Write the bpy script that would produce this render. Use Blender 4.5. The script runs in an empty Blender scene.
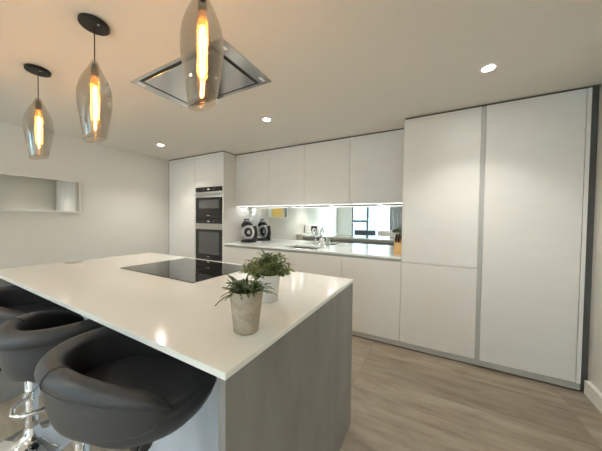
import bpy, bmesh, math, random
from mathutils import Vector, Matrix
random.seed(7)
S = bpy.context.scene
COL = S.collection
PI = math.pi

# ------------------------------------------------------------------ materials
def mat(name):
    m = bpy.data.materials.new(name); m.use_nodes = True
    nt = m.node_tree
    return m, nt, nt.nodes['Principled BSDF'] if 'Principled BSDF' in nt.nodes else None

def plain(name, col, rough=.5, metal=0, spec=.5, bump=0, bscale=60, coat=0):
    m, nt, b = mat(name)
    b.inputs['Base Color'].default_value = (*col, 1)
    b.inputs['Roughness'].default_value = rough
    b.inputs['Metallic'].default_value = metal
    b.inputs['Specular IOR Level'].default_value = spec
    b.inputs['Coat Weight'].default_value = coat
    # a slight procedural variation on every surface
    tc = nt.nodes.new('ShaderNodeTexCoord'); n = nt.nodes.new('ShaderNodeTexNoise')
    n.inputs['Scale'].default_value = bscale; n.inputs['Detail'].default_value = 3
    nt.links.new(tc.outputs['Object'], n.inputs['Vector'])
    mx = nt.nodes.new('ShaderNodeMix'); mx.data_type = 'RGBA'
    mx.inputs[6].default_value = (*[c*.975 for c in col], 1); mx.inputs[7].default_value = (*[min(1, c*1.025) for c in col], 1)
    nt.links.new(n.outputs['Fac'], mx.inputs[0]); nt.links.new(mx.outputs[2], b.inputs['Base Color'])
    if bump:
        bp = nt.nodes.new('ShaderNodeBump'); bp.inputs['Strength'].default_value = bump; bp.inputs['Distance'].default_value = .002
        nt.links.new(n.outputs['Fac'], bp.inputs['Height']); nt.links.new(bp.outputs['Normal'], b.inputs['Normal'])
    return m

def emit(name, col, strength):
    m = bpy.data.materials.new(name); m.use_nodes = True; nt = m.node_tree; nt.nodes.clear()
    e = nt.nodes.new('ShaderNodeEmission'); e.inputs[0].default_value = (*col, 1); e.inputs[1].default_value = strength
    o = nt.nodes.new('ShaderNodeOutputMaterial'); nt.links.new(e.outputs[0], o.inputs[0])
    return m

def thin_glass(name, tint, base, edge, gloss=(1, 1, 1), rough=.02):
    m = bpy.data.materials.new(name); m.use_nodes = True; nt = m.node_tree; nt.nodes.clear()
    t = nt.nodes.new('ShaderNodeBsdfTransparent'); t.inputs[0].default_value = (*tint, 1)
    g = nt.nodes.new('ShaderNodeBsdfGlossy'); g.inputs['Color'].default_value = (*gloss, 1); g.inputs['Roughness'].default_value = rough
    lw = nt.nodes.new('ShaderNodeLayerWeight'); lw.inputs[0].default_value = .5
    mr = nt.nodes.new('ShaderNodeMapRange'); mr.inputs[3].default_value = base; mr.inputs[4].default_value = edge
    pw = nt.nodes.new('ShaderNodeMath'); pw.operation = 'POWER'; pw.inputs[1].default_value = 2.2
    nt.links.new(lw.outputs['Facing'], pw.inputs[0]); nt.links.new(pw.outputs[0], mr.inputs[0])
    mx = nt.nodes.new('ShaderNodeMixShader'); o = nt.nodes.new('ShaderNodeOutputMaterial')
    nt.links.new(mr.outputs[0], mx.inputs[0]); nt.links.new(t.outputs[0], mx.inputs[1]); nt.links.new(g.outputs[0], mx.inputs[2])
    nt.links.new(mx.outputs[0], o.inputs[0])
    return m

def streaky(name, c0, c1, scale, rough, bump=.1, spec=.4):
    m, nt, b = mat(name)
    tc = nt.nodes.new('ShaderNodeTexCoord'); mp = nt.nodes.new('ShaderNodeMapping'); mp.inputs['Scale'].default_value = scale
    n = nt.nodes.new('ShaderNodeTexNoise'); n.inputs['Scale'].default_value = 1; n.inputs['Detail'].default_value = 6; n.inputs['Roughness'].default_value = .62
    r = nt.nodes.new('ShaderNodeValToRGB'); r.color_ramp.elements[0].position = .3; r.color_ramp.elements[1].position = .7
    r.color_ramp.elements[0].color = (*c0, 1); r.color_ramp.elements[1].color = (*c1, 1)
    nt.links.new(tc.outputs['Object'], mp.inputs[0]); nt.links.new(mp.outputs[0], n.inputs['Vector'])
    nt.links.new(n.outputs['Fac'], r.inputs[0]); nt.links.new(r.outputs[0], b.inputs['Base Color'])
    b.inputs['Roughness'].default_value = rough; b.inputs['Specular IOR Level'].default_value = spec
    bp = nt.nodes.new('ShaderNodeBump'); bp.inputs['Strength'].default_value = bump; bp.inputs['Distance'].default_value = .001
    nt.links.new(n.outputs['Fac'], bp.inputs['Height']); nt.links.new(bp.outputs['Normal'], b.inputs['Normal'])
    return m

def floor_material():
    m, nt, b = mat('oak_floor'); N = nt.nodes.new; L = nt.links.new
    tc = N('ShaderNodeTexCoord')
    br = N('ShaderNodeTexBrick'); br.offset = .37; br.offset_frequency = 1
    br.inputs['Scale'].default_value = 1; br.inputs['Brick Width'].default_value = 1.45; br.inputs['Row Height'].default_value = .19
    br.inputs['Mortar Size'].default_value = .0012; br.inputs['Mortar Smooth'].default_value = .3
    br.inputs['Color1'].default_value = (0, 0, 0, 1); br.inputs['Color2'].default_value = (1, 1, 1, 1); br.inputs['Mortar'].default_value = (.5, .5, .5, 1)
    L(tc.outputs['Object'], br.inputs['Vector'])
    # per-plank shift of the grain
    mp = N('ShaderNodeMapping'); mp.inputs['Scale'].default_value = (2.4, 12, 1)
    add = N('ShaderNodeVectorMath'); add.operation = 'ADD'
    sc = N('ShaderNodeVectorMath'); sc.operation = 'SCALE'; sc.inputs['Scale'].default_value = 7
    L(br.outputs['Color'], sc.inputs[0]); L(tc.outputs['Object'], mp.inputs[0]); L(mp.outputs[0], add.inputs[0]); L(sc.outputs[0], add.inputs[1])
    n = N('ShaderNodeTexNoise'); n.inputs['Scale'].default_value = 1.1; n.inputs['Detail'].default_value = 7; n.inputs['Roughness'].default_value = .6; n.inputs['Distortion'].default_value = .25
    L(add.outputs[0], n.inputs['Vector'])
    r = N('ShaderNodeValToRGB'); e = r.color_ramp.elements
    e[0].position = .25; e[0].color = (.175, .140, .100, 1); e[1].position = .75; e[1].color = (.37, .318, .245, 1)
    k = e.new(.5); k.color = (.285, .238, .178, 1)
    L(n.outputs['Fac'], r.inputs[0])
    tone = N('ShaderNodeMapRange'); tone.inputs[3].default_value = .88; tone.inputs[4].default_value = 1.1
    L(br.outputs['Color'], tone.inputs[0])
    mul = N('ShaderNodeMix'); mul.data_type = 'RGBA'; mul.blend_type = 'MULTIPLY'; mul.inputs[0].default_value = 1
    L(r.outputs[0], mul.inputs[6]); L(tone.outputs[0], mul.inputs[7])
    mo = N('ShaderNodeMix'); mo.data_type = 'RGBA'; mo.inputs[7].default_value = (.12, .095, .07, 1)
    mf = N('ShaderNodeMath'); mf.operation = 'MULTIPLY'; mf.inputs[1].default_value = .35
    L(br.outputs['Fac'], mf.inputs[0]); L(mf.outputs[0], mo.inputs[0]); L(mul.outputs[2], mo.inputs[6]); L(mo.outputs[2], b.inputs['Base Color'])
    b.inputs['Roughness'].default_value = .42; b.inputs['Specular IOR Level'].default_value = .35
    bp = N('ShaderNodeBump'); bp.inputs['Strength'].default_value = .12; bp.inputs['Distance'].default_value = .001
    L(n.outputs['Fac'], bp.inputs['Height']); L(bp.outputs['Normal'], b.inputs['Normal'])
    return m

M = {}
M['wall'] = plain('wall_paint', (.66, .645, .59), .85, bump=.05, bscale=120)
M['ceiling'] = plain('ceiling_paint', (.78, .755, .69), .9, bscale=40)
M['trim'] = plain('trim_paint', (.82, .81, .76), .45)
M['door'] = streaky('matt_white_lacquer', (.76, .745, .70), (.79, .775, .73), (2, 2, 6), .38, .02, .35)
M['carcass'] = plain('carcass_white', (.70, .69, .67), .5)
M['gola'] = plain('brushed_aluminium', (.50, .50, .46), .5, .25, bscale=30)
M['shadow_gap'] = plain('shaded_filler', (.10, .097, .09), .7)  # dark colour carries the shade inside the cabinet gaps
M['dark_gola'] = plain('dark_aluminium', (.13, .128, .12), .45, .4)
M['quartz'] = plain('white_quartz', (.91, .925, .885), .13, spec=.5, bscale=200)
M['concrete'] = streaky('grey_island_board', (.215, .21, .20), (.285, .28, .265), (7, 7, 2.2), .5, .15)
M['island_inner'] = streaky('daylit_grey_board', (.40, .42, .45), (.46, .48, .51), (7, 7, 2.2), .45, .1)  # paler, bluer copy of the board: daylight on the stool side in the colour
M['mirror'] = plain('silvered_mirror', (.80, .845, .83), .0, 1)
M['wall_mirror'] = plain('satin_mirror', (.80, .82, .80), .03, 1)
M['black_glass'] = plain('black_glass', (.006, .006, .007), .03, spec=.7)
M['oven_window'] = plain('oven_window_glass', (.09, .095, .095), .12, spec=.8)
M['steel'] = plain('brushed_steel', (.60, .60, .58), .28, 1, bscale=90)
M['hood_steel'] = plain('hood_steel', (.62, .62, .61), .16, 1, bscale=90)
M['chrome'] = plain('chrome', (.80, .81, .82), .05, 1)
M['black'] = plain('black_plastic', (.012, .012, .013), .35)
M['black_metal'] = plain('black_metal', (.02, .018, .017), .4, .3)
M['leather'] = plain('grey_leather', (.050, .056, .064), .42, bump=.25, bscale=180, spec=.5)
M['shaded_leather'] = plain('shaded_leather', (.034, .037, .042), .45, bump=.25, bscale=180)  # darker copy of the leather, shade inside the stools put into the colour
M['piping'] = plain('leather_piping', (.05, .053, .057), .5)
M['silver_plastic'] = plain('silver_plastic', (.62, .63, .64), .3, .4)
M['white_plastic'] = plain('white_plastic', (.85, .85, .84), .3)
M['grey_plastic'] = plain('grey_plastic', (.24, .25, .27), .4)
M['stone_pot'] = streaky('stone_pot', (.36, .30, .22), (.60, .52, .41), (26, 26, 26), .75, .5)
M['white_pot'] = plain('white_pot', (.80, .80, .79), .35)
M['soil'] = plain('soil', (.03, .022, .015), .95, bump=.6, bscale=300)
M['leaf_a'] = streaky('dark_leaf', (.03, .06, .025), (.24, .32, .15), (45, 45, 45), .45)
M['leaf_b'] = streaky('fresh_leaf', (.13, .19, .06), (.46, .53, .26), (45, 45, 45), .5)
M['stem'] = plain('stem', (.08, .10, .04), .7)
M['block_wood'] = streaky('amber_wood', (.78, .48, .18), (.92, .62, .28), (8, 8, 40), .45)
M['handle_brown'] = plain('dark_brown_wood', (.06, .028, .012), .4)
M['shade_glass'] = thin_glass('smoked_glass', (.865, .845, .815), .10, .65, (.95, .93, .90))
def amber():
    m = thin_glass('amber_bulb_glass', (1, .84, .60), .04, .5, (1, .85, .65)); nt = m.node_tree
    out = [n for n in nt.nodes if n.type == 'OUTPUT_MATERIAL'][0]; src = out.inputs[0].links[0].from_socket
    t = nt.nodes.new('ShaderNodeBsdfTranslucent'); t.inputs[0].default_value = (1, .62, .22, 1)  # translucent amber share imitates the bloom around the filament
    mx = nt.nodes.new('ShaderNodeMixShader'); mx.inputs[0].default_value = .17
    nt.links.new(src, mx.inputs[1]); nt.links.new(t.outputs[0], mx.inputs[2]); nt.links.new(mx.outputs[0], out.inputs[0])
    return m
M['bulb_glass'] = amber()
M['pane'] = thin_glass('window_pane', (.96, .98, .98), .03, .5)
M['clear'] = thin_glass('clear_plastic', (.90, .92, .90), .12, .6)
M['filament'] = emit('filament_glow', (1, .54, .18), 200)
M['downlight'] = emit('downlight_glow', (1, .96, .88), 60)
M['led'] = emit('led_glow', (1, .97, .90), 1.3)
M['puck'] = emit('puck_glow', (.95, .98, 1), 16)
M['curtain'] = plain('grey_curtain', (.42, .42, .42), .9)
M['frame_grey'] = plain('grey_window_frame', (.10, .11, .12), .5)
M['sofa_grey'] = plain('charcoal_fabric', (.07, .075, .085), .9, bump=.4, bscale=200)
M['sofa_beige'] = plain('beige_fabric', (.46, .42, .37), .9, bump=.4, bscale=200)
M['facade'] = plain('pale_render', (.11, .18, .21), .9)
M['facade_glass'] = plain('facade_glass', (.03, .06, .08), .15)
M['deck'] = plain('balcony_stone', (.45, .44, .42), .8)
M['floor'] = floor_material()
M['amber'] = plain('warm_reflection_amber', (.85, .52, .14), .7, bump=.3)

# ------------------------------------------------------------------ mesh helpers
def nb(): return bmesh.new()

def box(bm, x0, x1, y0, y1, z0, z1, bev=0, seg=1):
    b = bmesh.new()
    vs = [b.verts.new((x, y, z)) for x in (x0, x1) for y in (y0, y1) for z in (z0, z1)]
    for f in ((0, 1, 3, 2), (4, 6, 7, 5), (0, 4, 5, 1), (2, 3, 7, 6), (0, 2, 6, 4), (1, 5, 7, 3)):
        b.faces.new([vs[i] for i in f])
    if bev: bmesh.ops.bevel(b, geom=b.edges[:], offset=bev, segments=seg, profile=.5, affect='EDGES')
    bmesh.ops.recalc_face_normals(b, faces=b.faces[:])
    merge(bm, b)

def merge(bm, b):
    me = bpy.data.meshes.new('tmp'); b.to_mesh(me); b.free(); bm.from_mesh(me); bpy.data.meshes.remove(me)

def lathe(bm, prof, c=(0, 0, 0), n=32, closed=False):
    rings = []
    for r, z in prof:
        if r < 1e-5: rings.append([bm.verts.new((c[0], c[1], c[2]+z))])
        else: rings.append([bm.verts.new((c[0]+r*math.cos(2*PI*k/n), c[1]+r*math.sin(2*PI*k/n), c[2]+z)) for k in range(n)])
    prs = list(zip(rings, rings[1:])) + ([(rings[-1], rings[0])] if closed else [])
    for a, b in prs:
        for k in range(n):
            k2 = (k+1) % n
            if len(a) == 1 and len(b) > 1: bm.faces.new((a[0], b[k], b[k2]))
            elif len(b) == 1 and len(a) > 1: bm.faces.new((a[k2], a[k], b[0]))
            elif len(a) > 1: bm.faces.new((a[k], b[k], b[k2], a[k2]))
    bmesh.ops.recalc_face_normals(bm, faces=bm.faces[:])

def tube(bm, pts, r, n=10, cyc=False):
    pts = [Vector(p) for p in pts]; rings = []; N = len(pts)
    up0 = None
    for i, p in enumerate(pts):
        if cyc: t = pts[(i+1) % N] - pts[i-1]
        else: t = pts[min(i+1, N-1)] - pts[max(i-1, 0)]
        t.normalize()
        if up0 is None:
            up0 = Vector((0, 0, 1)) if abs(t.z) < .9 else Vector((1, 0, 0))
        a = t.cross(up0).normalized(); b = a.cross(t).normalized(); up0 = b
        rr = r[i] if isinstance(r, (list, tuple)) else r
        rings.append([bm.verts.new(p + a*rr*math.cos(2*PI*k/n) + b*rr*math.sin(2*PI*k/n)) for k in range(n)])
    for i in range(N if cyc else N-1):
        A, B = rings[i], rings[(i+1) % N]
        for k in range(n): bm.faces.new((A[k], A[(k+1) % n], B[(k+1) % n], B[k]))
    if not cyc:
        bm.faces.new(rings[0][::-1]); bm.faces.new(rings[-1])

def tag(o, label=None, cat=None, group=None, kind=None):
    if label: o['label'] = label
    if cat: o['category'] = cat
    if group: o['group'] = group
    if kind: o['kind'] = kind
    return o

def obj(name, bm, m, parent=None, smooth=None, world=False, label=None):
    """link the bmesh as one mesh object; world=True: vertices are in world space"""
    me = bpy.data.meshes.new(name)
    if world and parent: bmesh.ops.translate(bm, verts=bm.verts[:], vec=-wloc(parent))
    bm.to_mesh(me); bm.free(); me.materials.append(M[m])
    if smooth:
        for p in me.polygons: p.use_smooth = True
        me.set_sharp_from_angle(angle=math.radians(smooth))
    o = bpy.data.objects.new(name, me); COL.objects.link(o); o.parent = parent
    if label: o['label'] = label
    return o

def wloc(o):
    v = Vector((0, 0, 0))
    while o: v += o.location; o = o.parent
    return v

def thing(name, label, cat, loc=(0, 0, 0), rz=0, group=None):
    o = bpy.data.objects.new(name, None); COL.objects.link(o); o.empty_display_size = .05
    o.location = loc; o.rotation_euler = (0, 0, rz); return tag(o, label, cat, group)

def kids(o): return [c for c in COL.objects if c.parent == o]
def copy_tree(o, parent=None):
    c = o.copy(); COL.objects.link(c); c.parent = parent
    for k in kids(o): copy_tree(k, c)
    return c

def struct(name, bm, m, smooth=None, parent=None):
    o = obj(name, bm, m, parent, smooth)
    if not parent: o['kind'] = 'structure'
    return o

# ------------------------------------------------------------------ key dimensions (metres)
H = 2.40; XL, XR = -4.246, 1.110; YF, YB, YR = 2.702, 3.303, -5.1
YW = 2.967
X1, X2, X3, X4, X5 = -3.520, -2.853, -.2735, .376, 1.060
WT = .96                                  # worktop height
IX0, IX1, IY0, IY1 = -2.715, -.44, .425, 1.525

# ------------------------------------------------------------------ the room
b = nb(); box(b, XL-.1, XR+.1, YR-.1, YB+.1, -.1, 0); struct('floor', b, 'floor')
b = nb(); box(b, XL-.1, XR+.1, YR-.1, YB+.1, H, H+.1); struct('ceiling', b, 'ceiling')
b = nb(); box(b, XL-.1, XL, YR-.1, YB+.1, 0, H); struct('wall_left', b, 'wall')
b = nb(); box(b, XR, XR+.1, YR-.1, YB+.1, 0, H); struct('wall_right', b, 'wall')
b = nb(); box(b, XL, XR, YB, YB+.1, 0, H); struct('wall_back', b, 'wall')
WX0, WX1, WZ0, WZ1 = -3.50, -1.10, .12, 2.22
WX2 = .14
b = nb()
box(b, XL, WX0, YR-.1, YR, 0, H); box(b, WX1, WX2, YR-.1, YR, 0, H); box(b, XR-.12, XR, YR-.1, YR, 0, H); box(b, WX2, XR-.12, YR-.1, YR, 0, WZ0); box(b, WX2, XR-.12, YR-.1, YR, WZ1, H)
box(b, WX0, WX1, YR-.1, YR, 0, WZ0); box(b, WX0, WX1, YR-.1, YR, WZ1, H); struct('wall_rear', b, 'wall')
b = nb(); box(b, XR-.032, XR, YR, YF-.002, 0, .112, .003); struct('baseboard_right', b, 'trim')
b = nb(); box(b, XL, XL+.018, YR+.02, YF-.002, 0, .098, .003); struct('baseboard_left', b, 'trim')
b = nb(); box(b, XL+.02, XR-.02, YR, YR+.018, 0, .098, .003); struct('baseboard_rear', b, 'trim')

# rear window: frame, mullion, transom, panes
w = nb(); fw = .07; wy0, wy1 = YR-.08, YR-.02
box(w, WX0, WX0+fw, wy0, wy1, WZ0, WZ1); box(w, WX1-fw, WX1, wy0, wy1, WZ0, WZ1)
box(w, WX0+fw, WX1-fw, wy0, wy1, WZ0, WZ0+fw); box(w, WX0+fw, WX1-fw, wy0, wy1, WZ1-fw, WZ1)
box(w, -2.79, -2.67, wy0, wy1, WZ0+fw, WZ1-fw)
box(w, WX0+fw, -2.79, wy0, wy1, 1.24, 1.36)
wf = struct('window_1', w, 'frame_grey')
p = nb(); box(p, WX0+fw, -2.79, YR-.052, YR-.048, WZ0+fw, 1.24); box(p, WX0+fw, -2.79, YR-.052, YR-.048, 1.36, WZ1-fw)
box(p, -2.67, WX1-fw, YR-.052, YR-.048, WZ0+fw, WZ1-fw)
obj('pane', p, 'pane', wf)

w = nb(); xa, xb = WX2, XR-.12  # second window, out of view, added to let in more daylight
box(w, xa, xa+fw, wy0, wy1, WZ0, WZ1); box(w, xb-fw, xb, wy0, wy1, WZ0, WZ1); box(w, xa+fw, xb-fw, wy0, wy1, WZ0, WZ0+fw); box(w, xa+fw, xb-fw, wy0, wy1, WZ1-fw, WZ1)
w2 = struct('added_daylight_window', w, 'frame_grey')
p = nb(); box(p, xa+fw, xb-fw, YR-.052, YR-.048, WZ0+fw, WZ1-fw); obj('pane', p, 'pane', w2)
t = thing('amber_reflection_panel', 'unseen plain amber panel added on the rear wall for the yellow mirror reflection', 'picture', (-.52, YR+.02, 1.2))  # amber panel added to give a warm yellow patch in the mirrors
b = nb(); box(b, -.36, .36, -.018, .008, .0, .95, .002); obj('panel_face', b, 'amber', t)
b = nb(); box(b, -.38, -.361, -.019, .018, -.02, .97); box(b, .361, .38, -.019, .018, -.02, .97); box(b, -.361, .361, -.019, .018, -.02, -.001); box(b, -.361, .361, -.019, .018, .951, .97); obj('frame', b, 'block_wood', t)

# outside: balcony with railing and a building across the street
b = nb(); box(b, -6, 2.5, YR-1.6, YR-.1, -.22, -.02); tag(obj('balcony', b, 'deck'), 'stone balcony slab outside the rear window', 'balcony')
r = thing('balcony_railing', 'grey metal railing on the balcony outside the rear window', 'railing', (-2.4, YR-1.5, -.02))
t = nb(); box(t, -3.4, 3.4, -.03, .03, 1.08, 1.13); obj('top_rail', t, 'frame_grey', r)
for k in range(35):
    q = nb(); box(q, -3.35+k*.19, -3.335+k*.19, -.01, .01, 0, 1.08); obj('baluster', q, 'frame_grey', r)
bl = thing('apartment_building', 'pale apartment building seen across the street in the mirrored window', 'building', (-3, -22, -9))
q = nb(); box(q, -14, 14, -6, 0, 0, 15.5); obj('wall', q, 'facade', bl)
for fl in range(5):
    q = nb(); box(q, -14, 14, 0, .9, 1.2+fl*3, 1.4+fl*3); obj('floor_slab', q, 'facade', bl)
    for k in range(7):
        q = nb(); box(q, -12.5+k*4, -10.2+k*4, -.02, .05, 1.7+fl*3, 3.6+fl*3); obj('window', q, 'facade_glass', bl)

# curtain at the rear window
def curtain(x0, x1, label):
    b = nb(); n = 70; pr = []
    for i in range(n+1):
        x = x0+(x1-x0)*i/n; y = YR+.12+.035*math.sin(i*2*PI/7)
        pr.append((x, y))
    for (xa, ya), (xb, yb) in zip(pr, pr[1:]):
        v = [b.verts.new(p) for p in ((xa, ya, .03), (xb, yb, .03), (xb, yb, 2.32), (xa, ya, 2.32))]; b.faces.new(v)
    bmesh.ops.remove_doubles(b, verts=b.verts[:], dist=1e-4)
    o = obj('curtain', b, 'curtain', smooth=60)
    s = o.modifiers.new('thickness', 'SOLIDIFY'); s.thickness = .004
    return tag(o, label, 'curtain')
curtain(-1.70, -1.06, 'grey pleated curtain hanging at the right of the rear window')
b = nb(); tube(b, [(-3.7, YR+.12, 2.335), (-.98, YR+.12, 2.335)], .012); 
box(b, -3.62, -3.60, YR, YR+.12, 2.32, 2.35); box(b, -1.04, -1.02, YR, YR+.12, 2.32, 2.35)
tag(obj('curtain_rail', b, 'black_metal'), 'thin black curtain rail above the rear window', 'curtain rail')

# ------------------------------------------------------------------ kitchen cabinets along the back
G = .0025
DZ0, DZ1 = .068, H-.017
def door(x0, x1, z0, z1, parent, y0=YF, name='door', th=.02, m='door'):
    b = nb(); box(b, x0+G*.6, x1-G*.6, y0, y0+th, z0, z1, .0012); return obj(name, b, m, parent, world=True)
def carcass(x0, x1, y0, y1, z0, z1, parent, m='carcass'):
    b = nb(); box(b, x0+.0008, x1-.0008, y0, y1, z0, z1); return obj('carcass', b, m, parent, world=True)
def plinth(x0, x1, parent, y=YF+.006):
    b = nb(); box(b, x0, x1, y, y+.016, .014, DZ0-.004); return obj('plinth', b, 'gola', parent, world=True)
def feet(x0, x1, parent, y0=YF+.08, y1=YB-.08):
    for x in (x0+.06, x1-.06):
        for y in (y0, y1):
            b = nb(); lathe(b, [(0, 0), (.02, 0), (.02, .02), (.014, .03), (.014, DZ0), (0, DZ0)], (x, y, 0), 12)
            obj('foot', b, 'black', parent, world=True, smooth=30)

# tall cabinet, far left
xc = XL+.016
t = thing('tall_cabinet', 'narrow tall white cabinet in the left corner beside the ovens', 'cabinet', ((xc+X1)/2, 3.0, 0))
carcass(xc, X1, YF+.021, YB-.002, DZ0, DZ1, t); door(xc, X1-.005, DZ0, DZ1, t); b = nb(); box(b, X1-.006, X1-.0005, YF+.006, YF+.0205, DZ0, DZ1); obj('edge_strip', b, 'gola', t, world=True); plinth(xc, X1, t); feet(xc, X1, t)
# oven housing
t = thing('oven_cabinet', 'tall white cabinet housing the two black built-in ovens', 'cabinet', ((X1+X2)/2, 3.0, 0))
OZ = (.665, 1.335, 1.852)
b = nb()
box(b, X1+.001, X1+.02, YF+.021, YB-.002, DZ0, DZ1); box(b, X2-.02, X2, YF+.0, YB-.002, DZ0, DZ1)
box(b, X1+.02, X2-.02, YB-.02, YB-.002, DZ0, DZ1)
for z0, z1 in ((DZ0, DZ0+.018), (OZ[0]-.022, OZ[0]-.004), (OZ[2]+.004, OZ[2]+.022), (DZ1-.018, DZ1)):
    box(b, X1+.02, X2-.02, YF+.03, YB-.02, z0, z1)
obj('carcass', b, 'door', t, world=True)
door(X1+.001, X2-.02, OZ[2]+.006, DZ1, t); door(X1+.001, X2-.02, DZ0, OZ[0]-.006, t, name='drawer_front'); plinth(X1, X2, t); feet(X1, X2, t)
b = nb(); box(b, X1+.002, X1+.024, YF+.004, YF+.021, OZ[0]-.004, OZ[2]+.004); obj('side_trim', b, 'door', t, world=True)

def oven(z0, z1, name, label):
    x0, x1 = X1+.026, X2-.022; o = thing(name, label, 'oven', ((x0+x1)/2, YF+.3, z0))
    b = nb(); box(b, x0+.012, x1-.012, YF+.02, YB-.05, z0+.004, z1-.004); obj('housing', b, 'black', o, world=True)
    zc = z1-.070
    b = nb(); box(b, x0, x1, YF-.004, YF+.018, zc+.002, z1, .002); cp = obj('control_panel', b, 'black_glass', o, world=True)
    b = nb(); box(b, (x0+x1)/2-.022, (x0+x1)/2+.022, YF-.0055, YF-.0035, zc+.026, zc+.044); obj('display', b, 'white_plastic', cp, world=True, label='small pale display')
    for s in (-1, 1):
        b = nb(); q = (x0+x1)/2+s*.13; box(b, q-.012, q+.012, YF-.005, YF-.0035, zc+.033, zc+.037); obj('button_mark', b, 'silver_plastic', cp, world=True)
    b = nb(); box(b, x0, x1, YF-.004, YF+.018, z0, zc-.098, .002); d = obj('door', b, 'black_glass', o, world=True)
    b = nb(); box(b, x0, x1, YF-.004, YF+.018, zc-.096, zc-.002, .002); obj('steel_band', b, 'steel', d, world=True)
    b = nb(); tube(b, [(x0+.02, YF-.042, zc-.045), (x1-.02, YF-.042, zc-.045)], .009, 12)
    for s in (x0+.05, x1-.05): tube(b, [(s, YF-.042, zc-.045), (s, YF-.004, zc-.045)], .007, 10)
    obj('handle', b, 'steel', d, world=True, smooth=40)
    wz1 = zc-.098-.04; wz0 = z0+(.10 if z1-z0 > .6 else .17)
    b = nb(); box(b, x0+.085, x1-.07, YF-.0052, YF-.0038, wz0, wz1); obj('oven_window', b, 'oven_window', d, world=True)
    b = nb(); box(b, (x0+x1)/2-.035, (x0+x1)/2+.035, YF-.0052, YF-.0038, z0+.05, z0+.058); obj('badge', b, 'silver_plastic', d, world=True)
    return o
oven(OZ[1]+.002, OZ[2], 'compact_oven', 'compact black built-in oven, the upper of the two')
oven(OZ[0], OZ[1]-.002, 'built_in_oven', 'tall black built-in oven, the lower of the two')

# base cabinets
bx = [X2, -2.18, -1.575, -.922, X3]
bl_lab = ['white handleless base cabinet beside the oven tower', 'white base cabinet behind the plants, left of the sink unit',
          'white base cabinet under the sink', 'white base cabinet at the right end of the sink run']
for i in range(4):
    x0, x1 = bx[i], bx[i+1]
    t = thing('base_cabinet', bl_lab[i], 'cabinet', ((x0+x1)/2, 3.0, 0), group='base cabinets under the back worktop')
    top = .72 if i in (1, 2) else .905
    carcass(x0, x1, YF+.021, YB-.002, DZ0, top, t)
    if i in (1, 2):
        b = nb(); box(b, x0+.001, x1-.001, YF+.021, YF+.04, top, .905); obj('front_rail', b, 'carcass', t, world=True)
    door(x0, x1, DZ0, .908, t)
    plinth(x0, x1, t); feet(x0, x1, t)
    b = nb(); box(b, x0, x1, YF+.028, YF+.04, .9055, WT-.021); obj('grip_channel', b, 'gola', t, world=True)

# back worktop with sink cut-out
SX0, SX1, SY0, SY1 = -1.80, -1.30, 2.80, 3.14
b = nb(); z0, z1 = WT-.02, WT
xs = sorted([X2+.001, SX0, SX1, X3-.001]); ys = sorted([YF-.004, SY0, SY1, YB-.001])
vt = {}
def V(bm, x, y, z):
    k = (round(x, 5), round(y, 5), round(z, 5))
    if k not in vt: vt[k] = bm.verts.new(k)
    return vt[k]
def slab(bm, cells, z0, z1):
    # watertight slab from a set of rectangular cells
    vt.clear(); C = set(cells)
    for (i, j) in C:
        a, c, d, e = xs[i], xs[i+1], ys[j], ys[j+1]
        bm.faces.new([V(bm, a, d, z1), V(bm, c, d, z1), V(bm, c, e, z1), V(bm, a, e, z1)])
        bm.faces.new([V(bm, a, e, z0), V(bm, c, e, z0), V(bm, c, d, z0), V(bm, a, d, z0)])
        for (di, dj, p, q) in ((0, -1, (a, d), (c, d)), (1, 0, (c, d), (c, e)), (0, 1, (c, e), (a, e)), (-1, 0, (a, e), (a, d))):
            if (i+di, j+dj) not in C:
                bm.faces.new([V(bm, *p, z0), V(bm, *q, z0), V(bm, *q, z1), V(bm, *p, z1)])
slab(b, [(i, j) for i in range(3) for j in range(3) if (i, j) != (1, 1)], z0, z1)
tag(obj('worktop', b, 'quartz'), 'long white quartz worktop running under the mirror splashback', 'worktop')
t = thing('kitchen_sink', 'undermounted steel sink set in the back worktop', 'sink', ((SX0+SX1)/2, (SY0+SY1)/2, .76))
b = nb(); o_, i_ = .012, .004
for f in ((SX0-o_, SX1+o_, SY0-o_, SY0+.0, .77, z0-.001), (SX0-o_, SX1+o_, SY1, SY1+o_, .77, z0-.001), (SX0-o_, SX0, SY0, SY1, .77, z0-.001), (SX1, SX1+o_, SY0, SY1, .77, z0-.001), (SX0-o_, SX1+o_, SY0-o_, SY1+o_, .76, .77)):
    box(b, *f)
obj('basin', b, 'steel', t, world=True)
b = nb(); lathe(b, [(0, 0), (.04, 0), (.045, .004), (.03, .005), (0, .002)], ((SX0+SX1)/2, (SY0+SY1)/2, .7702), 24); obj('drain', b, 'chrome', t, world=True, smooth=40)
# tap
t = thing('kitchen_tap', 'chrome swan-neck tap standing behind the sink', 'tap', (-1.50, 3.205, WT))
b = nb(); lathe(b, [(0, 0), (.027, 0), (.027, .006), (.02, .012), (.02, .085), (.014, .095), (0, .095)], n=20); obj('tap_body', b, 'chrome', t, smooth=40)
b = nb(); pts = [(0, 0, .09)] + [(0, 0, .09+.05*k) for k in range(1, 3)]
for k in range(0, 11):
    a = PI*k/10; pts.append((0, -.055+.055*math.cos(a), .20+.055*math.sin(a)))
pts.append((0, -.11, .175)); tube(b, pts, .0105, 12); obj('spout', b, 'chrome', t, smooth=50)
b = nb(); tube(b, [(.018, 0, .06), (.05, 0, .075), (.085, 0, .095)], [.008, .007, .006], 10); obj('lever', b, 'chrome', t, smooth=50)
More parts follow.
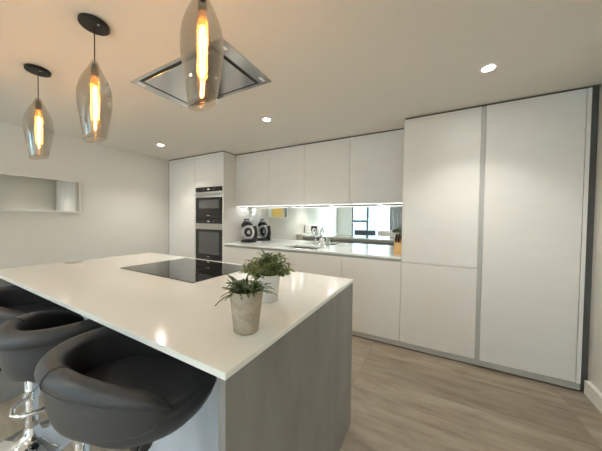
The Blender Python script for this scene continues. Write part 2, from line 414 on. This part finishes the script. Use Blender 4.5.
# soap bottle
t = thing('soap_bottle', 'small pale soap dispenser next to the tap', 'bottle', (-1.385, 3.19, WT))
b = nb(); lathe(b, [(0, 0), (.028, 0), (.03, .006), (.03, .10), (.02, .118), (.012, .124), (0, .124)], n=20); obj('bottle', b, 'white_pot', t, smooth=40)
b = nb(); tube(b, [(0, 0, .124), (0, 0, .158)], .006, 10); tube(b, [(0, .008, .158), (0, -.035, .154)], .006, 10); obj('pump', b, 'chrome', t, smooth=50)
# knife block
t = thing('knife_block', 'amber wooden knife block with dark handles beside the tall cabinet', 'knife block', (-.325, 2.93, WT))
b = nb(); v = [(-.045, -.07, 0), (-.045, .06, 0), (-.045, .075, .175), (-.045, -.035, .13)]
vv = [[b.verts.new((x+s, y, z)) for x, y, z in v] for s in (0, .09)]
b.faces.new(vv[0]); b.faces.new(vv[1][::-1])
for k in range(4): b.faces.new((vv[0][k], vv[0][(k+1) % 4], vv[1][(k+1) % 4], vv[1][k]))
bmesh.ops.recalc_face_normals(b, faces=b.faces[:]); bmesh.ops.bevel(b, geom=b.edges[:], offset=.004, segments=2, affect='EDGES')
obj('block', b, 'block_wood', t, smooth=30)
for ix, x in enumerate((-.028, 0, .028)):
    for iy, (y, z) in enumerate(((-.012, .137), (.025, .153), (.058, .166))):
        if ix == 2 and iy == 0: continue
        k = nb(); L = .065 if iy else .05
        tube(k, [(x, y, z), (x, y-.008, z+L*.5), (x, y-.02, z+L)], [.009, .012, .010], 8); h = obj('knife_handle', k, 'handle_brown', t, smooth=50)

# coffee machine: round ring body, black head, base
t = thing('coffee_machine', 'silver and black capsule coffee machine in the left corner of the worktop', 'coffee machine', (-2.675, 3.09, WT), math.radians(8))
b = nb(); lathe(b, [(0, 0), (.105, 0), (.115, .006), (.115, .022), (.10, .032), (0, .032)], n=32); obj('base', b, 'black', t, smooth=40)
def ring_y(bm, c, R, r, n=40, m=14, sy=1):
    rows = []
    for i in range(n):
        a = 2*PI*i/n; rows.append([bm.verts.new((c[0]+(R+r*math.cos(2*PI*j/m))*math.cos(a), c[1]+sy*r*math.sin(2*PI*j/m), c[2]+(R+r*math.cos(2*PI*j/m))*math.sin(a))) for j in range(m)])
    for i in range(n):
        for j in range(m): bm.faces.new((rows[i][j], rows[(i+1) % n][j], rows[(i+1) % n][(j+1) % m], rows[i][(j+1) % m]))
b = nb(); ring_y(b, (0.01, 0, .145), .088, .026, sy=2.0); obj('ring_body', b, 'silver_plastic', t, smooth=60)
b = nb(); ring_y(b, (0.01, 0, .145), .052, .016, sy=2.4); obj('inner_ring', b, 'black', t, smooth=60)
b = nb(); ring_y(b, (0.01, 0, .145), .018, .018, sy=1.6); obj('control_dial', b, 'silver_plastic', t, smooth=60)
b = nb(); tube(b, [(.05, 0, .235), (.0, 0, .26), (-.06, 0, .262), (-.105, 0, .235)], [.03, .045, .05, .034], 16); obj('brew_head', b, 'black', t, smooth=60)
b = nb(); tube(b, [(-.05, 0, .29), (-.075, 0, .33), (-.03, 0, .345), (.0, 0, .325)], [.008, .011, .011, .008], 10); obj('lever', b, 'black', t, smooth=60)
b = nb(); lathe(b, [(0, 0), (.036, 0), (.036, .006), (.028, .009), (0, .009)], (-.085, 0, .07), 20); box(b, -.085, -.03, -.02, .02, .071, .078); obj('cup_rest', b, 'black', t, smooth=40)
b = nb(); tube(b, [(.10, 0, .03), (.115, 0, .12), (.10, 0, .24)], [.03, .034, .028], 14); obj('water_tank', b, 'black', t, smooth=60)

t.scale = (1.12, 1.12, 1.12)
# mirror splashback
b = nb(); box(b, X2+.001, X3-.001, YB-.0065, YB-.0005, WT+.001, 1.545, .0008); tag(obj('mirror_splashback', b, 'mirror'), 'long mirror splashback between worktop and wall cabinets', 'mirror')

# wall cabinets
wx = [X2, -2.18, -1.575, -.924, X3]
wl = ['white wall cabinet nearest the oven tower', 'second white wall cabinet from the oven tower',
      'third white wall cabinet from the oven tower, above the sink', 'white wall cabinet beside the tall cupboards, rightmost of four']
for i in range(4):
    x0, x1 = wx[i]+(.001 if i == 0 else 0), wx[i+1]-(.001 if i == 3 else 0)
    t = thing('wall_cabinet', wl[i], 'cabinet', ((x0+x1)/2, 3.1, 1.55), group='wall cabinets above the splashback')
    carcass(x0, x1, YW+.021, YB-.001, 1.556, DZ1, t, 'door'); door(x0, x1, 1.548, DZ1, t, YW)
    # fitted light strip and round spot under each cabinet
    b = nb(); box(b, x0+.015, x1-.015, YW+.026, YW+.075, 1.549, 1.5557); u = obj('light_strip', b, 'steel', t, world=True)
    b = nb(); box(b, x0+.02, x1-.02, YW+.030, YW+.071, 1.5475, 1.549); obj('diffuser', b, 'led', u, world=True, label='glowing white diffuser')
    pc = (x0+(.06 if i == 0 else .33), YW+.20, 1.556)
    b = nb(); lathe(b, [(.032, 0), (.034, -.003), (.028, -.009), (.0245, -.009), (.0245, 0)], pc, n=24); p = obj('puck_light', b, 'steel', t, smooth=40, world=True)
    b = nb(); lathe(b, [(0, -.004), (.024, -.004), (.024, -.001), (0, -.001)], pc, n=24); obj('lens', b, 'puck', p, world=True, label='glowing round lens')

# tall cupboards on the right
t = thing('tall_cabinet', 'tall white cupboard with split doors at the right end of the worktop', 'cabinet', ((X3+X4)/2, 3.0, 0))
carcass(X3, X4, YF+.021, YB-.002, DZ0, DZ1, t, 'door')
door(X3, X4, .914, DZ1, t); door(X3, X4, DZ0, .908, t); plinth(X3, X4+.032, t); feet(X3, X4, t)
b = nb(); box(b, X4+.0005, X4+.0315, YF+.008, YF+.026, .014, DZ1); obj('grip_channel', b, 'gola', t, world=True)
xt = X4+.033
t = thing('tall_cabinet', 'tall white cupboard with one full-height door beside the right wall', 'cabinet', ((xt+X5)/2, 3.0, 0))
carcass(xt, X5-.026, YF+.03, YB-.002, DZ0, DZ1, t, 'door'); door(xt, X5-.027, DZ0, DZ1, t); plinth(xt, X5, t); feet(xt, X5, t)
b = nb(); box(b, X5-.025, X5, YF, YB-.002, DZ0, DZ1); obj('side_panel', b, 'door', t, world=True)
b = nb(); box(b, X5+.001, XR-.001, YF+.03, YF+.05, 0, DZ1); struct('trim_1', b, 'dark_gola')
# recessed fillers under the ceiling and beside the left wall, gap shade in their colour
b = nb(); box(b, XL+.001, X2-.012, YF+.010, YB-.002, DZ1+.0005, H); box(b, X2-.012, X3+.012, YW+.010, YB-.002, DZ1+.0005, H); box(b, X3+.012, XR-.001, YF+.010, YB-.002, DZ1+.0005, H)
struct('trim_2', b, 'shadow_gap')
b = nb(); box(b, XL+.0005, xc-.0005, YF+.008, YF+.05, 0, DZ1); struct('trim_3', b, 'shadow_gap')

# ------------------------------------------------------------------ island
b = nb(); box(b, IX0, IX1, IY0, IY1, WT-.02, WT, .0015); tag(obj('island_worktop', b, 'quartz'), 'large white quartz worktop covering the kitchen island', 'worktop')
b = nb(); box(b, IX1-.026, IX1-.001, IY0+.002, IY1-.002, 0, WT-.0205, .001); tag(obj('island_end_panel', b, 'concrete'), 'grey stone-effect panel closing the right end of the island', 'panel')
b = nb(); box(b, IX0+.001, IX0+.026, IY0+.002, IY1-.002, 0, WT-.0205, .001); tag(obj('island_end_panel', b, 'concrete'), 'grey panel closing the far left end of the island', 'panel')
IYB = .76
b = nb(); box(b, IX0+.027, IX1-.027, IYB, IYB+.02, 0, WT-.0205); tag(obj('island_back_panel', b, 'island_inner'), 'grey panel of the island, paled by painted daylight, behind the bar stools', 'panel')
n = 4; w_ = (IX1-.027-(IX0+.027))/n
for i in range(n):
    x0 = IX0+.027+i*w_; x1 = x0+w_
    t = thing('island_cabinet', ['grey island cabinet nearest the left wall', 'grey island cabinet under the left half of the hob', 'grey island cabinet under the right half of the hob', 'grey island cabinet at the plant end'][i], 'cabinet', ((x0+x1)/2, 1.1, 0), group='cabinets of the island')
    carcass(x0, x1, IYB+.021, IY1-.045, .07, WT-.0205, t)
    b = nb(); box(b, x0+.0015, x1-.0015, IY1-.024, IY1-.004, .07, .90, .0012); obj('door', b, 'concrete', t, world=True)
    b = nb(); box(b, x0, x1, IY1-.07, IY1-.06, 0, .069); obj('plinth', b, 'gola', t, world=True)
    b = nb(); box(b, x0, x1, IY1-.044, IY1-.030, .905, WT-.0205); obj('grip_channel', b, 'gola', t, world=True)

# hob
HX0, HX1, HY0, HY1 = -2.045, -1.222, .925, 1.478
t = thing('induction_hob', 'black glass induction hob set in the island worktop', 'hob', ((HX0+HX1)/2, (HY0+HY1)/2, WT))
b = nb(); box(b, HX0, HX1, HY0, HY1, WT+.0002, WT+.006, .0008); hb = obj('glass_top', b, 'black_glass', t, world=True)
b = nb(); box(b, HX0-.002, HX1+.002, HY0-.002, HY1+.002, WT+.0001, WT+.0025); obj('steel_edge', b, 'steel', t, world=True)
M['hob_mark'] = plain('hob_print', (.10, .10, .10), .2)
b = nb()
for i in range(9): box(b, -1.79+i*.04, -1.775+i*.04, HY1-.055, HY1-.052, WT+.0058, WT+.0062)
obj('touch_controls', b, 'hob_mark', hb, world=True)
for cx, cy, R in ((-1.86, 1.2, .10), (-1.63, 1.2, .13), (-1.39, 1.2, .10)):
    b = nb(); lathe(b, [(R, .0058), (R, .0062), (R-.002, .0062), (R-.002, .0058)], (cx, cy, WT), 40); obj('zone_ring', b, 'hob_mark', hb, world=True)
# pop-up socket
t = thing('pop_up_socket', 'flush round steel pop-up socket at the far left of the island', 'socket', (-2.62, .85, WT))
b = nb(); lathe(b, [(0, .0035), (.040, .0035), (.041, .0), (.043, 0), (.044, .004), (.056, .003), (.058, 0)], n=36); obj('rim', b, 'gola', t, smooth=30)
b = nb(); lathe(b, [(0, .0052), (.038, .0052), (.039, .0036), (0, .0036)], n=30); obj('cap', b, 'steel', t, smooth=30)

# ------------------------------------------------------------------ bar stools
def stool_proto(loc, rz, label, drop=0):
    """local frame: the back is at -Y, the opening faces +Y"""
    t = thing('bar_stool', label, 'bar stool', loc, rz, 'bar stools along the island')
    b = nb(); lathe(b, [(0, 0), (.205, 0), (.208, .004), (.203, .010), (.17, .020), (.11, .034), (.06, .055), (.038, .085), (.030, .12), (.0, .12)], n=48); obj('base', b, 'chrome', t, smooth=50)
    b = nb(); lathe(b, [(0, .10), (.029, .10), (.027, .42), (.024, .425), (.0, .425)], n=24); obj('column', b, 'chrome', t, smooth=50)
    b = nb(); lathe(b, [(0, .42), (.017, .42), (.017, .632-drop), (0, .632-drop)], n=20); lathe(b, [(.0, .56-drop), (.03, .54-drop), (.045, .58-drop), (.07, .632-drop), (0, .632-drop)], n=20); obj('gas_lift', b, 'black_metal', t, smooth=50)
    # footrest : D loop in front (+Y) of the column
    b = nb(); pts = [(-.035, .01, .31), (-.12, .03, .31), (-.165, .08, .31)]
    for k in range(0, 13):
        a = PI - PI*k/12; pts.append((.165*math.cos(a), .12+.10*math.sin(a), .31))
    pts += [(.165, .08, .31), (.12, .03, .31), (.035, .01, .31)]
    tube(b, pts, .0115, 10); lathe(b, [(.026, .285), (.036, .287), (.036, .333), (.026, .335)], n=20, closed=True)
    obj('footrest', b, 'chrome', t, smooth=50)
    b = nb(); tube(b, [(.03, .02, .59-drop), (.12, .045, .595-drop), (.17, .058, .590-drop)], .005, 8); lv = obj('lever', b, 'chrome', t, smooth=50)
    b = nb(); tube(b, [(.165, .057, .591-drop), (.18, .062, .588-drop), (.20, .069, .583-drop), (.215, .074, .580-drop)], [.008, .015, .015, .006], 12); obj('lever_grip', b, 'black', lv, smooth=50)
    zb = -drop
    # under shell (bucket)
    b = nb()
    prof = [(.0, .628), (.06, .630), (.11, .642), (.15, .665), (.180, .70), (.200, .735), (.210, .765), (.203, .775), (.0, .775)]
    lathe(b, [(r, z+zb) for r, z in prof], n=48)
    for v in b.verts:
        v.co.x *= .90; v.co.y = v.co.y*1.18+.005
    obj('seat_shell', b, 'shaded_leather', t, smooth=60)
    # seat cushion
    b = nb(); prof = [(.0, .765), (.165, .765), (.180, .768), (.184, .776), (.178, .788), (.155, .797), (.09, .800), (0, .798)]
    lathe(b, [(r, z+zb) for r, z in prof], n=48)
    for v in b.verts: v.co.x *= .88; v.co.y = v.co.y*1.22+.005
    obj('seat', b, 'shaded_leather', t, smooth=60)
    # padded wrap-around back: sweep of a roll + band profile
    band = [(.190, .745), (.198, .715), (.212, .740), (.221, .80), (.226, .856), (.227, .862), (.235, .870), (.238, .884), (.234, .898), (.220, .914), (.200, .918), (.182, .908), (.175, .893), (.179, .875), (.184, .80)]
    A = math.radians(136); n = 60; rows = []; pip = []
    def pt(r, z, th):
        return (r*.90*math.sin(th), -r*math.cos(th)*(1.22 if abs(th) < PI/2 else 1.15)+.0, z+zb)
    for i in range(n+1):
        th = -A + 2*A*i/n; s = abs(th)/A
        k = 1 - max(0, (s-.45)/.55)**1.6*.50       # arms sink towards the front
        fat = 1 if s < .88 else 1-((s-.88)/.12)**2*.8
        cr, zb0 = .205, .735
        mid = zb0+.10*k
        row = []
        for r, z in band:
            z2 = zb0+(z-zb0)*k; r2 = cr+(r-cr)*fat; z2 = mid+(z2-mid)*(fat if s >= .88 else 1)
            row.append(pt(r2, z2, th))
        rows.append(row)
        if s < .93: pip.append(pt(.2275, zb0+(.859-zb0)*k, th))
    b = nb(); R = [[b.verts.new(p) for p in row] for row in rows]
    for i in range(n):
        for j in range(len(band)):
            j2 = (j+1) % len(band); b.faces.new((R[i][j], R[i+1][j], R[i+1][j2], R[i][j2]))
    b.faces.new(R[0]); b.faces.new(R[-1][::-1]); bmesh.ops.recalc_face_normals(b, faces=b.faces[:])
    bk = obj('backrest', b, 'leather', t, smooth=70)
    sb = bk.modifiers.new('soft', 'SUBSURF'); sb.levels = 1; sb.render_levels = 1
    b = nb(); tube(b, pip, .003, 6); obj('piping', b, 'piping', bk, smooth=60)
    for sgn in (-1, 1):
        th = sgn*math.radians(58); kk = 1 - max(0, (58/136-.45)/.55)**1.6*.50
        b = nb(); tube(b, [pt(.205+(r-.205)*1.02, .735+(z+.0008-.735)*kk, th) for r, z in band[6:14]], .0018, 6); obj('seam', b, 'piping', bk, smooth=60)
    return t
stool_proto((-.872, .458, 0), math.radians(-62), 'grey leather bucket bar stool at the right end of the island, nearest the viewer')
stool_proto((-1.45, .49, 0), math.radians(30), 'grey leather bar stool in the middle, turned slightly to the left wall', .0)
stool_proto((-2.03, .46, 0), math.radians(-60), 'grey leather bar stool furthest to the left, at the edge of the picture', .0)

# ------------------------------------------------------------------ pendants
def pendant(x, label):
    y = .625
    t = thing('pendant_light', label, 'pendant light', (x, y, H), 0, 'smoked glass pendants above the island')
    b = nb(); lathe(b, [(0, 0), (.064, 0), (.067, -.003), (.067, -.019), (.063, -.023), (0, -.023)], n=40); cn = obj('canopy', b, 'black_metal', t, smooth=40)
    b = nb(); tube(b, [(.045, 0, -.0235), (.045, 0, -.0275)], .006, 10); obj('screw', b, 'chrome', cn, smooth=40)
    b = nb(); tube(b, [(0, 0, -.02), (0, 0, -.225)], .0028, 8); obj('cord', b, 'handle_brown', t, smooth=60)
    b = nb(); lathe(b, [(0, -.222), (.008, -.222), (.013, -.232), (.0165, -.245), (.0165, -.282), (.013, -.286), (0, -.286)], n=24); obj('lamp_holder', b, 'black_metal', t, smooth=40)
    prof = [(.013, -.204), (.017, -.215), (.0225, -.232), (.032, -.255), (.045, -.283), (.0575, -.315), (.067, -.350), (.0715, -.385), (.0725, -.420), (.070, -.455), (.065, -.495), (.0595, -.535), (.054, -.575), (.0485, -.612), (.0455, -.632)]
    b = nb(); lathe(b, [(r*1.06 if r > .02 else r, z) for r, z in prof], n=56)
    # slanted mouth
    for v in b.verts:
        s = max(0, (-v.co.z-.50)/.132); v.co.z += s*s*.30*(v.co.x*.6+v.co.y*.8)*1.0
    o = obj('lamp_shade', b, 'shade_glass', t, smooth=60)
    sd = o.modifiers.new('wall', 'SOLIDIFY'); sd.thickness = .0022
    b = nb(); lathe(b, [(0, -.286), (.010, -.287), (.0195, -.32), (.0195, -.515), (.0155, -.532), (.006, -.541), (0, -.542)], n=24); bu = obj('bulb', b, 'bulb_glass', t, smooth=60)
    b = nb()
    tube(b, [(-.0085, 0, -.345), (-.0095, 0, -.43), (-.0085, 0, -.515), (-.004, 0, -.523), (.004, 0, -.523), (.0085, 0, -.515), (.0095, 0, -.43), (.0085, 0, -.345)], .00135, 6)
    obj('filament', b, 'filament', bu)
    return t
pendant(-2.508, 'smoked glass pendant lamp furthest left, smallest in view')
pendant(-1.638, 'middle smoked glass pendant lamp above the island')
pendant(-.772, 'large smoked glass pendant lamp in front of the ceiling hood, nearest the viewer')

# ------------------------------------------------------------------ ceiling extractor
EX0, EX1, EY0, EY1 = -2.082, -1.098, 1.018, 1.520
t = thing('ceiling_extractor', 'flush steel extractor hood in the ceiling above the hob', 'extractor hood', ((EX0+EX1)/2, (EY0+EY1)/2, H))
ix0, ix1, iy0, iy1 = EX0+.085, EX1-.095, EY0+.020, EY1-.028
b = nb(); z0, z1 = H-.006, H-.0005
xs = [EX0, ix0, ix1, EX1]; ys = [EY0, iy0, iy1, EY1]
slab(b, [(i, j) for i in range(3) for j in range(3) if (i, j) != (1, 1)], z0, z1); obj('frame', b, 'hood_steel', t, world=True)
b = nb(); box(b, ix0, ix1, iy0, iy1, H-.0025, H-.0006); obj('gap', b, 'black', t, world=True)
b = nb(); box(b, ix0+.027, ix1-.027, iy0+.022, iy1-.022, H-.011, H-.003, .0015); obj('suction_panel', b, 'hood_steel', t, world=True)
for x in (EX0+.042, EX1-.048):
    for y in (EY0+.06, EY1-.06):
        b = nb(); box(b, x-.012, x+.012, y-.028, y+.028, H-.0078, H-.0061, .0005); obj('hood_lamp', b, 'white_plastic', t, world=True)

# ------------------------------------------------------------------ downlights
def downlight(x, y, label, power=15):
    t = thing('downlight', label, 'downlight', (x, y, H), 0, 'recessed downlights in the ceiling')
    b = nb(); lathe(b, [(.048, -.0004), (.047, -.004), (.036, -.006), (.034, -.0004)], n=32); obj('bezel', b, 'trim', t, smooth=40)
    b = nb(); lathe(b, [(0, -.0030), (.0335, -.0030), (.0335, -.0006), (0, -.0006)], n=28); obj('lens', b, 'downlight', t)
    ld = bpy.data.lights.new('downlight_lamp', 'SPOT'); ld.energy = power; ld.color = (1, .965, .90); ld.spot_size = math.radians(118); ld.spot_blend = 1; ld.shadow_soft_size = .03
    lo = bpy.data.objects.new('lamp', ld); COL.objects.link(lo); lo.parent = t; lo.location = (0, 0, -.03)
downlight(.319, 2.079, 'glowing downlight in front of the tall right cupboards')
downlight(-1.56, 2.075, 'glowing downlight in front of the wall cabinets')
downlight(-3.462, 2.09, 'glowing downlight nearest the left corner')
for x in (.319, -1.56, -3.462):  # two unseen rows behind the camera, added as fill light
    nm = {.319: 'right', -1.56: 'middle', -3.462: 'left'}[x]
    downlight(x, -1.2, 'added fill downlight above the living area just behind the viewer, '+nm+' of its row', 38)
    downlight(x, -3.5, 'added fill downlight near the rear window, '+nm+' of its row', 22)

# ------------------------------------------------------------------ mirror on the left wall
MY0, MY1, MZ0, MZ1 = -.2, 1.442, 1.402, 1.823
t = thing('wall_mirror', 'long horizontal mirror in a thin white frame on the left wall', 'mirror', (XL, (MY0+MY1)/2, MZ0))
b = nb(); box(b, XL+.0005, XL+.012, MY0+.012, MY1-.012, MZ0+.012, MZ1-.008); obj('mirror_glass', b, 'wall_mirror', t, world=True)
b = nb(); z0, z1 = XL+.0005, XL+.03
box(b, XL+.0005, XL+.022, MY0, MY1, MZ1-.008, MZ1); box(b, XL+.0005, XL+.045, MY0, MY1, MZ0, MZ0+.014)
box(b, XL+.0005, XL+.022, MY0, MY0+.010, MZ0+.014, MZ1-.008); box(b, XL+.0005, XL+.022, MY1-.010, MY1, MZ0+.014, MZ1-.008)
obj('frame', b, 'trim', t, world=True)

# ------------------------------------------------------------------ plants
def leaf(bm, base, direction, L, W, droop, nseg=4, cup=.2):
    d = Vector(direction).normalized(); side = d.cross(Vector((0, 0, 1)))
    if side.length < 1e-3: side = Vector((1, 0, 0))
    side.normalize(); p = Vector(base); rows = []
    for i in range(nseg+1):
        s = i/nseg; w = W*math.sin(PI*min(1, s*.9+.1))**.8*(1 if i < nseg else .12)
        q = side*w*.5; up = side.cross(d).normalized()
        if up.z < 0: up = -up
        rows.append((bm.verts.new(p-q), bm.verts.new(p-up*W*cup), bm.verts.new(p+q)))
        d = (d+Vector((0, 0, -droop/nseg))).normalized(); p = p+d*(L/nseg)
    for a, b in zip(rows, rows[1:]):
        bm.faces.new((a[0], a[1], b[1], b[0])); bm.faces.new((a[1], a[2], b[2], b[1]))

def plant(name, loc, label, potm, soilz, pot_prof, builder, leafm):
    t = thing(name, label, 'potted plant', loc)
    b = nb(); lathe(b, pot_prof, n=44); obj('pot', b, potm, t, smooth=45)
    rr = pot_prof[-3][0]-.0005
    b = nb(); lathe(b, [(0, soilz+.004), (rr*.6, soilz+.003), (rr, soilz), (rr, soilz-.008), (0, soilz-.008)], n=30); obj('soil', b, 'soil', t, smooth=60)
    st, lf = nb(), nb(); builder(st, lf, soilz); obj('stems', st, 'stem', t, smooth=60)
    o = obj('foliage', lf, leafm, t, smooth=60); return t
def grassy(st, lf, z):
    for k in range(46):
        a = random.uniform(0, 2*PI); e = random.uniform(.15, 1.25); r = random.uniform(0, .034)
        bse = (r*math.cos(a), r*math.sin(a), z)
        d = (math.cos(a)*math.cos(e), math.sin(a)*math.cos(e), math.sin(e)+.25)
        leaf(lf, bse, d, random.uniform(.055, .092), random.uniform(.009, .014), random.uniform(.5, 1.5), 5)
    for k in range(10):
        a = random.uniform(0, 2*PI); e = random.uniform(.5, 1.1); L = random.uniform(.04, .06)
        tip = Vector((math.cos(a)*math.cos(e), math.sin(a)*math.cos(e), math.sin(e)))*L+Vector((0, 0, z))
        tube(st, [(0, 0, z-.004), tip*.5+Vector((0, 0, z*.5)), tip], [.002, .0016, .001], 5)
        for j in range(9):
            b2 = random.uniform(0, 2*PI); q = tip-Vector((0, 0, random.uniform(0, .02)))
            leaf(lf, q, (math.cos(b2), math.sin(b2), random.uniform(-.1, .9)), random.uniform(.025, .045), .008, .6, 4)
def bushy(st, lf, z):
    for k in range(64):
        a = random.uniform(0, 2*PI); e = random.uniform(.25, 1.5); L = random.uniform(.075, .125)
        d = Vector((math.cos(a)*math.cos(e)*1.05, math.sin(a)*math.cos(e)*1.05, math.sin(e)*.95)); o = Vector((random.uniform(-.015, .015), random.uniform(-.015, .015), z-.004))
        tip = o+d*L
        tube(st, [o, o+d*L*.5+Vector((0, 0, .006)), tip], [.0018, .0014, .001], 5)
        for j in range(15):
            s = random.uniform(.35, 1.08); b2 = random.uniform(0, 2*PI)
            leaf(lf, o+d*L*s, (math.cos(b2)+d.x, math.sin(b2)+d.y, random.uniform(-.2, 1.1)), random.uniform(.022, .038), random.uniform(.010, .016), .5, 3)
plant('potted_grass_plant', (-.552, .628, WT+.0005), 'small dark-leaved plant in a beige stone pot near the island edge', 'stone_pot', .128,
      [(0, 0), (.038, 0), (.0415, .003), (.0570, .136), (.0585, .139), (.0565, .142), (.0530, .139), (.0500, .115), (.0, .115)], grassy, 'leaf_a')
plant('potted_bush_plant', (-.668, .915, WT+.0005), 'bushy light green plant in a white pot behind the beige one', 'white_pot', .112,
      [(0, 0), (.040, 0), (.043, .003), (.0535, .120), (.0545, .123), (.053, .126), (.0500, .123), (.048, .10), (0, .10)], bushy, 'leaf_b')

# ------------------------------------------------------------------ living area behind the viewer (seen in the mirrors)
def sofa(x, y, wid, m, name, label, cat):
    t = thing(name, label, cat, (x, y, 0)); w = wid/2
    b = nb(); box(b, -w, w, -.42, .42, .10, .30, .03, 2); obj('sofa_base', b, m, t, smooth=40)
    b = nb(); box(b, -w, w, -.42, -.20, .30, .90, .05, 3); obj('backrest', b, m, t, smooth=40)
    for s in (-1, 1):
        b = nb(); a0, a1 = sorted((s*w, s*(w-.14))); box(b, a0, a1, -.20, .42, .30, .60, .04, 3); obj('armrest', b, m, t, smooth=40)
    n = max(1, round(wid/.8)); cw = (wid-.28)/n
    for i in range(n):
        b = nb(); box(b, -w+.14+i*cw+.002, -w+.14+(i+1)*cw-.002, -.20, .42, .30, .44, .04, 3); obj('seat_cushion', b, m, t, smooth=40)
    for sx in (-1, 1):
        for sy in (-1, 1):
            b = nb(); box(b, sx*(w-.08)-.02, sx*(w-.08)+.02, sy*.34-.02, sy*.34+.02, 0, .10); obj('leg', b, 'black', t)
    return t
sofa(-2.72, -4.28, .98, 'sofa_grey', 'armchair', 'charcoal armchair in front of the rear window', 'armchair')
sofa(-1.68, -4.28, .90, 'sofa_beige', 'armchair', 'beige armchair beside the charcoal one at the rear window', 'armchair')
# sideboard with microwave on the left wall
t = thing('sideboard', 'low white sideboard against the left wall behind the stools', 'sideboard', (XL+.24, -1.60, 0))
b = nb(); box(b, -.215, .20, -.75, .75, .08, .83, .004); obj('carcass', b, 'door', t)
for k in range(3):
    b = nb(); box(b, .201, .219, -.748+k*.5, -.752+(k+1)*.5, .082, .825, .002); d = obj('door', b, 'door', t)
    b = nb(); box(b, .219, .229, -.70+k*.5, -.69+k*.5, .55, .70, .002); obj('handle', b, 'steel', d)
for sx in (-.17, .16):
    for sy in (-.7, .7):
        b = nb(); box(b, sx-.02, sx+.02, sy-.02, sy+.02, 0, .08); obj('leg', b, 'black', t)
t = thing('microwave', 'white microwave with a black door on the sideboard', 'microwave', (XL+.27, -1.66, .8302), math.radians(80))
b = nb(); box(b, -.19, .19, -.27, .27, .012, .345, .02, 3); obj('housing', b, 'white_plastic', t, smooth=40)
b = nb(); box(b, .189, .196, -.20, .02, .08, .28, .004); obj('door_window', b, 'black_glass', t)
b = nb(); box(b, .189, .2, .09, .24, .06, .30, .004); p = obj('control_panel', b, 'white_plastic', t)
b = nb(); tube(b, [(.2, .165, .12), (.215, .165, .12)], .02, 16); obj('knob', b, 'silver_plastic', p)
for sx in (-.15, .15):
    for sy in (-.22, .22):
        b = nb(); box(b, sx-.012, sx+.012, sy-.012, sy+.012, 0, .012); obj('foot', b, 'black', t)

# ------------------------------------------------------------------ light
wd = bpy.data.worlds.new('sky'); S.world = wd; wd.use_nodes = True; nt = wd.node_tree; nt.nodes.clear()
tc = nt.nodes.new('ShaderNodeTexCoord'); sp = nt.nodes.new('ShaderNodeSeparateXYZ'); rp = nt.nodes.new('ShaderNodeValToRGB')
bg = nt.nodes.new('ShaderNodeBackground'); ow = nt.nodes.new('ShaderNodeOutputWorld')
rp.color_ramp.elements[0].position = 0; rp.color_ramp.elements[0].color = (.66, .70, .70, 1)
rp.color_ramp.elements[1].position = .6; rp.color_ramp.elements[1].color = (.50, .73, .97, 1)
nt.links.new(tc.outputs['Generated'], sp.inputs[0]); nt.links.new(sp.outputs['Z'], rp.inputs[0]); nt.links.new(rp.outputs[0], bg.inputs[0]); nt.links.new(bg.outputs[0], ow.inputs[0])
bg.inputs[1].default_value = 16.0
pl = bpy.data.lights.new('window_portal', 'AREA'); pl.shape = 'RECTANGLE'; pl.size = WX1-WX0; pl.size_y = WZ1-WZ0; pl.cycles.is_portal = True
po = bpy.data.objects.new('window_portal', pl); COL.objects.link(po); po.location = ((WX0+WX1)/2, YR-.11, (WZ0+WZ1)/2); po.rotation_euler = (PI/2, 0, 0)
po.rotation_euler = (-PI/2, 0, PI)   # faces +Y, into the room

pl2 = pl.copy(); pl2.size = XR-.12-WX2; pl2.cycles.is_portal = True
po2 = bpy.data.objects.new('window_portal', pl2); COL.objects.link(po2); po2.location = ((XR-.12+WX2)/2, YR-.11, (WZ0+WZ1)/2); po2.rotation_euler = po.rotation_euler
# ------------------------------------------------------------------ camera
f, yaw, pitch, roll, h = 239.8191, .4990, .0242, .0117, 1.3416
cd = bpy.data.cameras.new('camera'); cam = bpy.data.objects.new('camera', cd); COL.objects.link(cam); S.camera = cam
cd.sensor_fit = 'HORIZONTAL'; cd.sensor_width = 36; cd.lens = f/602*36; cd.clip_start = .02
fw_ = Vector((-math.sin(yaw)*math.cos(pitch), math.cos(yaw)*math.cos(pitch), -math.sin(pitch)))
r_ = Vector((math.cos(yaw), math.sin(yaw), 0)); u_ = r_.cross(fw_)
c, s = math.cos(roll), math.sin(roll)
R_, U_ = c*r_+s*u_, -s*r_+c*u_
cam.matrix_world = Matrix(((R_.x, U_.x, -fw_.x, 0), (R_.y, U_.y, -fw_.y, 0), (R_.z, U_.z, -fw_.z, h), (0, 0, 0, 1)))

vs = S.view_settings; vs.view_transform = 'Standard'; vs.look = 'None'; vs.gamma = 1; vs.use_curve_mapping = False
vs.exposure = 2.0
